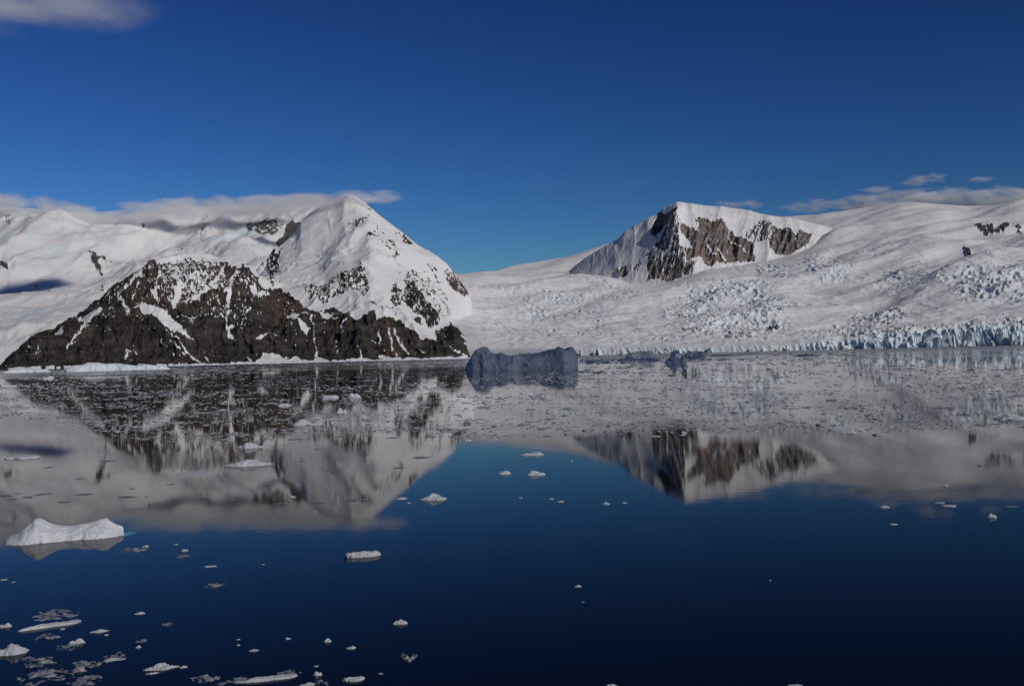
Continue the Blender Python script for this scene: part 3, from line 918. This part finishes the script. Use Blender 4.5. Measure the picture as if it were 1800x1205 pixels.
berg('iceberg', [(1198, 655), (1203, 648), (1210, 645), (1219, 644), (1229, 646), (1236, 652), (1238, 655)], 656, 9, M['berg'], 43,
     'rounded dark blue bergy bit standing alone on the brash', 'iceberg', nu=70, nv=24)
berg('iceberg', [(118, 652), (126, 647), (138, 643), (152, 641), (160, 638), (176, 638), (190, 640), (205, 639), (222, 641), (236, 643), (248, 640), (256, 641), (270, 643), (284, 644), (292, 648)], 651, 60, M['white_far'], 47,
     'long low pale iceberg grounded below the dark headland', 'iceberg', nu=150, nv=26, rough=0.7)
berg('ice_floe', [(8, 655), (22, 650), (40, 649), (60, 649.5), (76, 649), (84, 653)], 654.5, 30, M['white_far'], 53,
     'flat white floe off the tip of the dark headland', 'ice floe', nu=80, nv=20)
for q, (x0, x1, yt, yb) in enumerate(((1019, 1058, 630.5, 634), (1052, 1092, 629, 632.5), (1084, 1128, 629.5, 633), (1122, 1164, 628.5, 631.5), (1030, 1046, 635, 637.5), (1062, 1074, 634.5, 637), (1208, 1232, 627, 629.5), (1090, 1100, 635, 637.5), (1140, 1166, 632.5, 634.5), (1246, 1300, 623, 625.5), (1400, 1440, 622, 625), (1300, 1344, 620, 622.5))):
    xm = 0.5 * (x0 + x1)
    berg('ice_raft', [(x0, yb), (x0 + .15 * (x1 - x0), yt + .6), (xm - 3, yt), (xm + .2 * (x1 - x0), yt + .7), (x1, yb - .6)], yb, 20 + (x1 - x0), M['berg'], 200 + 3 * q, 'low dark ice raft in the shaded water by the small icebergs' if q < 9 else 'low dark ice raft close under the long ice cliff', 'ice floe', 'low rafts by the icebergs' if q < 9 else 'low rafts under the ice cliff', nu=50, nv=16, rough=2.0)
BIT = berg('ice_floe', [(24, 951), (44, 939), (52, 931), (60, 925), (68, 918), (76, 917), (84, 922), (92, 927), (104, 930), (120, 932), (134, 931), (150, 928), (162, 926), (172, 922), (180, 922), (190, 928), (200, 934), (208, 939), (208, 943)], 951, 3.4, M['bright'], 61,
     'large white bergy bit with two crests and a saddle between', 'ice floe', nu=170, nv=60, p=1.7, rough=0.75)


# ------------------------------------------------------------------ floes
def floe_mesh(name, seed, w, d, h, mat, kind, seg=36, rings=9):
    rs = np.random.RandomState(seed)
    th = np.linspace(0, 2 * np.pi, seg, endpoint=False)
    rad = np.ones(seg)
    for k in range(2, 7):
        rad += rs.normal(0, 0.22 / k) * np.cos(k * th + rs.uniform(0, 6.28))
    rad += 0.05 * rs.normal(size=seg)
    rho = np.linspace(0, 1, rings) ** 0.8
    X = np.outer(rho, np.cos(th) * rad) * w / 2
    Y = np.outer(rho, np.sin(th) * rad) * d / 2
    f1 = fbm(X / w * 3.2 + seed, Y / d * 2.4, 4, seed % 50)
    f2 = ridged(X / w * 5 + seed, Y / d * 4, 4, seed % 37)
    R = rho[:, None]
    if kind == 'lump':
        px_, py_ = rs.uniform(-.22, .22) * w, rs.uniform(-.1, .2) * d
        q = np.exp(-np.abs((X - px_) / (0.24 * w)) ** 2.6 - np.abs((Y - py_) / (0.36 * d)) ** 2.6)
        for _ in range(2):
            qx, qy, qa = rs.uniform(-.34, .34) * w, rs.uniform(-.2, .2) * d, rs.uniform(.35, .85)
            q = np.maximum(q, qa * np.exp(-np.abs((X - qx) / (0.14 * w)) ** 2.4 - np.abs((Y - qy) / (0.3 * d)) ** 2.4))
        f3 = ridged(X / w * 9 + seed, Y / d * 5, 3, seed % 23)
        Z = h * ((0.26 + 0.56 * q) * (1 - R ** 7) + 0.26 * f1 * (1 - R ** 4) + (0.22 * (f2 - .4) + 0.14 * (f3 - .4)) * (1 - R ** 6))
    elif kind == 'slab':
        Z = h * ((0.62 + 0.22 * f1 + 0.22 * (f2 - 0.4)) * (1 - R ** 9) + 0.12 * (R > .6) * (R < .95))
    elif kind == 'slush':
        Z = h * (0.42 * (1 - R ** 4) + 1.1 * f1 - 0.30 + 0.8 * (f2 - 0.42))
    else:                                # thin plate with a turned-up rim
        Z = h * (0.50 * (1 - R ** 6) + 0.75 * f1 + 0.5 * (f2 - 0.42) - 0.06)
    Z[-1] = -0.3 * h - 0.02
    V = np.stack([X.ravel(), Y.ravel(), Z.ravel()], 1)
    i = np.arange(rings * seg).reshape(rings, seg)
    j = np.roll(i, -1, axis=1)
    F = np.stack([i[:-1], i[1:], j[1:], j[:-1]], -1).reshape(-1, 4)
    return mesh_np(name, V, F, mat, kind != 'lump' or True)


_fl = [0]


def floe(x, y, wpx, hpx, kind, label, group=None, dr=0.5, name='ice_floe', mat=None, rot=None):
    _fl[0] += 1
    sd_ = 100 + _fl[0] * 7
    _, _, r = on_water(x, y)
    w = 0.88 * wpx * r / FPX
    d = w * dr
    h = 0.84 * hpx * r / FPX - 0.55 * d * CAMH / r
    h *= {'slab': 0.72, 'lump': 0.9, 'slush': 0.75, 'plate': 0.9}[kind]
    h = max(h, 0.2 * hpx * r / FPX, 0.03)
    bx, by, _ = on_water(x, y)
    az = math.atan2(bx, by)
    mt = mat or {'lump': M['white'], 'slab': M['white'], 'slush': M['slush'], 'plate': M['dark']}[kind]
    big = wpx > 40
    o = add(name, floe_mesh(name, sd_, w, d, h, mt, kind, 64 if big else 30, 18 if big else 9))
    rr = r + d * 0.45
    o.location = (rr * math.sin(az), rr * math.cos(az), 0)
    o.rotation_euler.z = -az + (rot if rot is not None else 0.02)
    return tag(o, label, 'ice floe', group)


LANDMARKS = [(112, 945, 'the two-crested bergy bit'), (637, 972, 'the thick bar-shaped floe'), (763, 875, 'the domed pinkish floe'), (938, 815, 'the peaked floes on mirrored blue sky'), (90, 1095, 'the tilted white bar of ice'), (18, 1148, 'the thick rounded near floe'),
             (283, 1175, 'the grey-white lumpy floe'), (475, 1190, 'the long floe breaking into slush'), (703, 1095, 'the small sharp ice peak'), (622, 1195, 'the banana-shaped floe'), (1667, 888, 'the thin curved floe'), (1744, 909, 'the round pinkish ice lump'),
             (1497, 760, 'the small bright floe on mirrored snow'), (434, 812, 'the long jagged-crested floe'), (540, 745, 'the mounded white floe'), (340, 833, 'the very thin white ice sheet'), (40, 806, 'the flat pale floe under mirrored shadow'), (1217, 655, 'the rounded dark bergy bit'),
             (1778, 735, 'the floe of several white lumps'), (717, 1155, 'the ring of glassy ice lumps'), (795, 750, 'the wide floe at the brash edge'), (1190, 780, 'the mirrored rock peak'), (1000, 1035, 'nothing but open dark water'), (1100, 1195, 'nothing but black near water'), (1000, 700, 'the tabular iceberg')]


def near(x, y):
    return min(LANDMARKS, key=lambda q: (q[0] - x) ** 2 + (1.6 * (q[1] - y)) ** 2)[2]


def sized(w):
    return 'tiny' if w < 10 else 'small' if w < 20 else 'long' if w < 40 else 'broad'


# single floes that can be told apart
floe(637, 979, 72, 20, 'slab', 'thick bar-shaped white floe alone on deep blue water', rot=0.12, dr=.35)
floe(763, 879, 52, 18, 'lump', 'domed white floe below the reflected summit, pinkish on its right side', dr=.6)
floe(935, 800, 48, 9, 'lump', 'low white floe with a flat tongue on the reflected blue sky')
floe(942, 835, 40, 12, 'lump', 'peaked white floe beside a small dark-tailed floe on reflected blue sky')
floe(886, 833, 28, 9, 'lump', 'small white floe with a dark flat tail on reflected blue sky')
floe(434, 819, 95, 18, 'lump', 'long white floe with a jagged crest where reflected rock meets reflected snow', dr=.4)
floe(440, 787, 46, 14, 'lump', 'white floe with a small horn just above the long jagged one')
floe(795, 753, 74, 13, 'lump', 'wide white floe at the edge of the brash below the tabular iceberg', dr=.5)
floe(540, 747, 54, 15, 'lump', 'white mounded floe among dark reflected gullies')
floe(600, 726, 22, 14, 'lump', 'small upright white lump beside the mounded floe')
floe(580, 699, 40, 10, 'slab', 'flat-topped white floe far out in the reflected cliffs')
floe(622, 698, 27, 13, 'lump', 'ragged white lump next to the flat-topped far floe')
floe(340, 835, 72, 6, 'slab', 'very thin white sheet of ice on reflected grey snow', dr=1.2)
floe(40, 806, 60, 10, 'slab', 'flat pale floe below the reflected blue shadow', dr=1.0)
floe(1778, 737, 62, 13, 'lump', 'white floe of several lumps at the edge of the right-hand brash')
floe(1497, 762, 20, 8, 'lump', 'small bright floe on the reflected snow slope')
floe(1744, 910, 19, 10, 'lump', 'small round pinkish ice lump alone on blue water')
floe(1667, 890, 30, 5, 'slab', 'thin curved white floe on blue water')
floe(703, 1097, 32, 13, 'lump', 'small sharp white ice peak alone on the dark near water')
floe(622, 1197, 44, 13, 'slab', 'smooth white banana-shaped floe at the dark near edge', rot=.15)
floe(559, 1187, 18, 13, 'lump', 'small white triangular ice lump beside the banana-shaped floe')
floe(90, 1102, 100, 12, 'slab', 'long tilted white bar of ice with slush along its back', rot=.30, dr=.24)
floe(18, 1151, 66, 26, 'lump', 'thick rounded white floe among the near slush')
floe(283, 1177, 58, 17, 'lump', 'grey-white lumpy floe beside open dark water')
floe(475, 1196, 98, 14, 'slab', 'long white floe breaking into slush at one end', rot=.12, dr=.3)
ledge = floe(220, 941, 44, 6, 'plate', 'turquoise wet ledge awash at the end of the bergy bit', mat=M['foot'], dr=1.2, name='awash_ledge')
del ledge['category']
wm = Matrix.Translation(ledge.location) @ ledge.rotation_euler.to_matrix().to_4x4()
pm = Matrix.Translation(BIT.location) @ BIT.rotation_euler.to_matrix().to_4x4()
ledge.parent = BIT
ledge.matrix_local = pm.inverted() @ wm
floe(717, 1161, 38, 26, 'slush', 'loose ring of glassy ice lumps on dark water', dr=1.4)
floe(125, 1190, 96, 30, 'slush', 'largest glassy slush patch of the near drift ice', dr=1.3)

for x, y, w, h in ((706, 877, 22, 5), (822, 775, 18, 5), (969, 877, 9, 4), (985, 882, 14, 4), (1065, 886, 17, 6), (1097, 884, 10, 3), (1202, 762, 11, 8), (1152, 767, 20, 3), (1513, 757, 8, 3), (1660, 854, 14, 5), (1652, 884, 18, 3), (1555, 892, 20, 6), (1570, 922, 17, 4),
                   (256, 961, 11, 5), (309, 957, 7, 3), (325, 968, 14, 5), (370, 996, 26, 4), (7, 1019, 12, 3), (23, 1023, 8, 2), (10, 1102, 24, 10), (135, 1131, 30, 12), (175, 1111, 34, 8), (187, 1116, 8, 4), (245, 1079, 20, 6), (243, 1138, 10, 6), (200, 1161, 40, 7),
                   (268, 1184, 24, 5), (322, 1173, 20, 6), (576, 1128, 17, 10), (617, 1140, 21, 8), (506, 1123, 11, 5), (419, 1124, 8, 3), (419, 1134, 7, 4), (446, 1144, 21, 6), (556, 1171, 8, 4), (669, 1184, 8, 3), (463, 992, 6, 2), (1016, 1031, 17, 5), (1025, 1058, 5, 2), (1354, 1020, 4, 3),
                   (1075, 1206, 24, 7), (1398, 1206, 30, 6), (1005, 810, 4, 3), (515, 874, 11, 5), (500, 713, 28, 7), (845, 740, 32, 4), (84, 665, 26, 6), (12, 679, 32, 4), (719, 884, 6, 3), (915, 875, 8, 3), (540, 1205, 30, 9), (110, 1106, 10, 4), (62, 1187, 10, 5), (1740, 722, 20, 3)):
    floe(x, y, w, h, 'lump' if h > 4 else 'slab', '%s %s white ice chip near %s' % (sized(w), 'lumpy' if h > 4 else 'flat', near(x, y)), 'white ice chips near ' + near(x, y), name='ice_chip')
for x, y, w, h in ((235, 970, 50, 11), (322, 980, 36, 7), (378, 1032, 38, 13), (95, 1090, 96, 14), (85, 1124, 46, 13), (120, 1143, 50, 11), (295, 1100, 26, 8), (250, 1129, 28, 8), (205, 1158, 48, 12), (70, 1172, 64, 18), (75, 1203, 104, 18), (360, 1200, 54, 16), (410, 1205, 56, 12), (45, 1163, 40, 10), (150, 1205, 70, 14), (560, 1206, 40, 12), (505, 1190, 50, 10), (170, 1172, 46, 12)):
    floe(x, y, w, h, 'slush', '%s patch of grey glassy slush near %s' % (sized(w), near(x, y)), 'slush patches near ' + near(x, y), dr=1.3, name='slush_patch', rot=random.Random(x).uniform(-.3, .3))
for x, y, w, h in ((741, 805, 38, 5), (700, 823, 26, 3), (583, 829, 28, 3), (622, 881, 48, 4), (560, 885, 32, 4), (494, 886, 28, 4), (415, 874, 26, 3), (530, 811, 16, 2), (190, 811, 32, 3), (8, 872, 22, 3), (32, 868, 16, 2), (50, 874, 18, 3), (75, 870, 34, 3), (22, 878, 22, 2), (113, 883, 26, 3), (222, 875, 38, 4), (258, 873, 9, 2),
                   (150, 870, 34, 2), (232, 859, 14, 2), (1778, 892, 26, 3), (1722, 819, 11, 3), (1660, 718, 44, 4), (1462, 704, 22, 4), (1050, 655, 19, 5), (1182, 660, 15, 4), (362, 876, 12, 4), (640, 800, 20, 2), (560, 790, 24, 2), (690, 770, 30, 2), (300, 852, 20, 2), (140, 842, 22, 2), (85, 822, 26, 2)):
    floe(x, y, w, h, 'plate', '%s thin dark ice plate near %s' % (sized(w), near(x, y)), 'thin dark ice plates near ' + near(x, y), name='ice_plate', dr=1.1)


# ------------------------------------------------------------------ drifting brash
def brash_edge(x):
    return np.interp(x, [-200, 0, 100, 250, 420, 560, 700, 820, 1000, 1200, 1500, 1800, 2000], [735, 735, 745, 775, 785, 765, 762, 772, 766, 758, 762, 748, 745])


rs = np.random.RandomState(77)
PL = [floe_mesh('brash_plate', 3000 + i, 1.0, 0.8, 0.11, M['brash'] if False else None, 'plate', 14, 5) for i in range(6)]
k = NT('brash_ice')
nn = k.noise(k.coord((1, 1, 1)), 0.9, 3)
oi = k.node('ShaderNodeObjectInfo')
k.link(k.mix(k.ramp(nn, 0.3, 0.7), (0.17, 0.175, 0.185), (0.54, 0.55, 0.56)), k.p.inputs['Base Color'])
k.p.inputs['Roughness'].default_value = 0.5
M['brash'] = k.m
for me in PL:
    me.materials.clear()
    me.materials.append(M['brash'])
n_big = 190
cnt = 0
while cnt < n_big:
    x = rs.uniform(-20, 1820)
    e = float(brash_edge(x))
    y = e - abs(rs.normal(0, 26)) + rs.uniform(-2, 8)
    hz = 646 - 0.025 * x
    if y < hz + 22:
        continue
    bx, by, r = on_water(x, y)
    w = min(rs.lognormal(2.45, 0.5), 34) * r / FPX
    o = add('brash_plate', PL[cnt % 6])
    o.location = (bx, by, 0)
    o.scale = (w, w * rs.uniform(.6, 1.5), rs.uniform(0.8, 2.0) * min(1.0, w))
    o.rotation_euler.z = rs.uniform(0, 6.28)
    tag(o, 'thin grey brash plate in the drift ice near ' + near(x, y), 'brash ice', 'drift ice brash plates near ' + near(x, y))
    cnt += 1


def brash_stuff(n):
    V, F = [], []
    m_ = 8
    base = 0
    c = 0
    while c < n:
        x = rs.uniform(-120, 1920)
        hz = 646 - 0.025 * x
        e = float(brash_edge(x))
        y = hz + 7 + (e - hz - 7) * rs.uniform(0, 1) ** 1.15
        cl = float(fbm(np.array([x / 260.0 + y / 40.0]), np.array([y / 9.0]), 3, 601)[0]) * 1.5
        if cl + rs.uniform(-.5, .5) < -0.05:
            continue
        bx, by, r = on_water(x, y)
        w = min(rs.lognormal(1.45, 0.75), 34) * r / FPX * 0.5
        hh = min(rs.uniform(0.25, 1.1) * r / FPX, 0.8)
        asp = rs.uniform(0.5, 1.4)
        rot = rs.uniform(0, 6.28)
        t = np.linspace(0, 2 * np.pi, m_, endpoint=False) + rs.uniform(-.25, .25, m_)
        q = rs.uniform(0.65, 1.15, m_)
        lx, ly = np.cos(t) * q * w, np.sin(t) * q * w * asp
        X = bx + lx * math.cos(rot) - ly * math.sin(rot)
        Y = by + lx * math.sin(rot) + ly * math.cos(rot)
        lo = np.stack([X, Y, np.full(m_, -0.05)], 1)
        hi = np.stack([bx + (X - bx) * .9, by + (Y - by) * .9, hh * rs.uniform(.4, 1.1, m_)], 1)
        V += [lo, hi, np.array([[bx, by, hh * .55]])]
        for i in range(m_):
            j = (i + 1) % m_
            F += [(base + i, base + j, base + m_ + j), (base + i, base + m_ + j, base + m_ + i), (base + m_ + i, base + m_ + j, base + 2 * m_)]
        base += 2 * m_ + 1
        c += 1
    return mesh_np('brash_ice', np.concatenate(V), F, M['brash'], False)


bo = add('brash_ice', brash_stuff(11000))
tag(bo, 'field of small grey brash plates drifting before the mountains', 'brash ice', kind='stuff')


# ------------------------------------------------------------------ clouds
def cloud_material(name, dens, nscale, cut, soft=1.6):
    k = NT(name)
    k.n.remove(k.p)
    vol = k.node('ShaderNodeVolumePrincipled')
    vol.inputs['Color'].default_value = (0.995, 0.995, 0.995, 1)
    vol.inputs['Anisotropy'].default_value = 0.0
    tc = k.node('ShaderNodeTexCoord')
    ln = k.node('ShaderNodeVectorMath', operation='LENGTH')
    k.link(tc.outputs['Object'], ln.inputs[0])
    r2 = k.math('MULTIPLY', ln.outputs['Value'], ln.outputs['Value'])
    body = k.math('SUBTRACT', 1.0, r2)
    geo = k.node('ShaderNodeNewGeometry')
    mp = k.node('ShaderNodeMapping')
    mp.inputs['Scale'].default_value = (nscale * .6, nscale * .6, nscale * 1.7)
    k.link(geo.outputs['Position'], mp.inputs[0])
    nz = k.noise(mp.outputs[0], 1.0, 6, 0.62)
    d = k.math('ADD', k.math('MULTIPLY', body, 0.9), k.math('MULTIPLY', k.math('SUBTRACT', nz, 0.5), soft))
    d = k.math('SUBTRACT', d, cut)
    d = k.math('MULTIPLY', d, dens)
    d = k.math('MAXIMUM', k.math('MULTIPLY', d, k.ramp(body, 0.0, 0.7)), 0.0)
    k.link(d, vol.inputs['Density'])
    k.link(vol.outputs[0], k.out.inputs['Volume'])
    return k.m


def ico(name, mat):
    import bmesh
    bm = bmesh.new()
    bmesh.ops.create_icosphere(bm, subdivisions=3, radius=1.0)
    me = bpy.data.meshes.new(name)
    bm.to_mesh(me)
    bm.free()
    me.materials.append(mat)
    return me


def cloud(puffs, mat, label, depth, name='cloud'):
    c0 = at(puffs[0][0], puffs[0][1], puffs[0][2])
    e = bpy.data.objects.new(name, None)
    COL.objects.link(e)
    e.location = c0
    e.empty_display_size = 100
    tag(e, label, 'cloud')
    me = ico('cloud_puff', mat)
    for x, y, r, w, h in puffs:
        p = at(x, y, r)
        o = add('cloud_puff', me, e)
        o.location = p - c0
        o.scale = (w / 2 * r / FPX, depth, h / 2 * r / FPX)
        o.rotation_euler.z = -math.atan2(p[0], p[1])
    return e


CB = cloud_material('ridge_cloud', 0.018, 1 / 130.0, 0.20, 3.2)
CR = cloud_material('small_cloud', 0.012, 1 / 100.0, 0.36, 4.6)
CT = cloud_material('grey_cloud', 0.0034, 1 / 260.0, 0.08, 2.8)
cloud([(0, 362, 8750, 300, 56), (-180, 360, 8750, 300, 64), (110, 376, 8750, 230, 44), (200, 384, 8800, 190, 38), (290, 368, 8750, 200, 50), (380, 364, 8700, 200, 52), (465, 361, 8600, 180, 48), (535, 356, 7900, 150, 42)], CB, 'long bank of grey-white cloud lying along the left snow range', 130)
cloud([(612, 348, 6380, 130, 36), (556, 352, 6420, 120, 36), (668, 347, 6500, 90, 36)], CB, 'cap of cloud trailing off the pointed white summit', 90)
cloud([(1298, 361, 11500, 110, 22), (1270, 360, 11500, 60, 16)], CR, 'small thin cloud strip behind the rock peak', 90)
cloud([(1425, 361, 11500, 130, 30)], CR, 'small flat cloud just above the plateau right of the rock peak', 90)
cloud([(1545, 334, 12500, 74, 18)], CR, 'tiny pale cloud wisp over the plateau below the higher wisp', 70)
cloud([(1620, 315, 12500, 96, 30)], CR, 'highest pale cloud wisp above the right snow plateau', 80)
cloud([(1725, 316, 12500, 60, 14)], CR, 'faint thin cloud streak right of the highest wisp', 60)
cloud([(1600, 352, 12500, 330, 44), (1690, 347, 12500, 260, 42), (1790, 349, 12500, 260, 42), (1900, 348, 12500, 260, 46), (1500, 358, 12500, 160, 26)], CB, 'broad grey cloud bank behind the rounded right snow dome', 130)
cloud([(20, 5, 7000, 400, 90), (130, 10, 7000, 330, 110), (-150, 0, 7000, 400, 190)], CT, 'soft grey cloud high above the left snow range', 130)


def shade_cloud(target, t, size, label, mat, rz=0.0):
    """a cloud standing up-sun of a spot, outside the view, whose shadow falls there"""
    p = Vector(target) + SUND * t
    e = bpy.data.objects.new('cloud', None)
    COL.objects.link(e)
    e.location = p
    e.rotation_euler.z = rz
    tag(e, label, 'cloud')
    me = ico('cloud_puff', mat)
    for dx, dy, k_ in ((0, 0, 1.0), (0.25, 0.45, 0.8), (-0.2, -0.45, 0.85)):
        o = add('cloud_puff', me, e)
        o.location = (dx * size[0], dy * size[1], 0)
        o.scale = (size[0] * k_, size[1] * k_, size[2] * k_)
    return e


CS = cloud_material('fair_weather_cloud', 0.0105, 1 / 200.0, 0.0, 0.8)
shade_cloud((235, 1400, 0), 1450, (260, 1000, 75), 'flat cloud that shades the icebergs on the water', CS, rz=-0.30)
CH = cloud_material('added_shade_cloud', 0.06, 1 / 200.0, 0.0, 0.6)
shade_cloud(tuple(at(48, 502, 7560)), 9000, (185, 330, 60), 'unseen small cloud added to shade the left snow range', CH)  # added out of view to drop a shadow on the snow range terrace
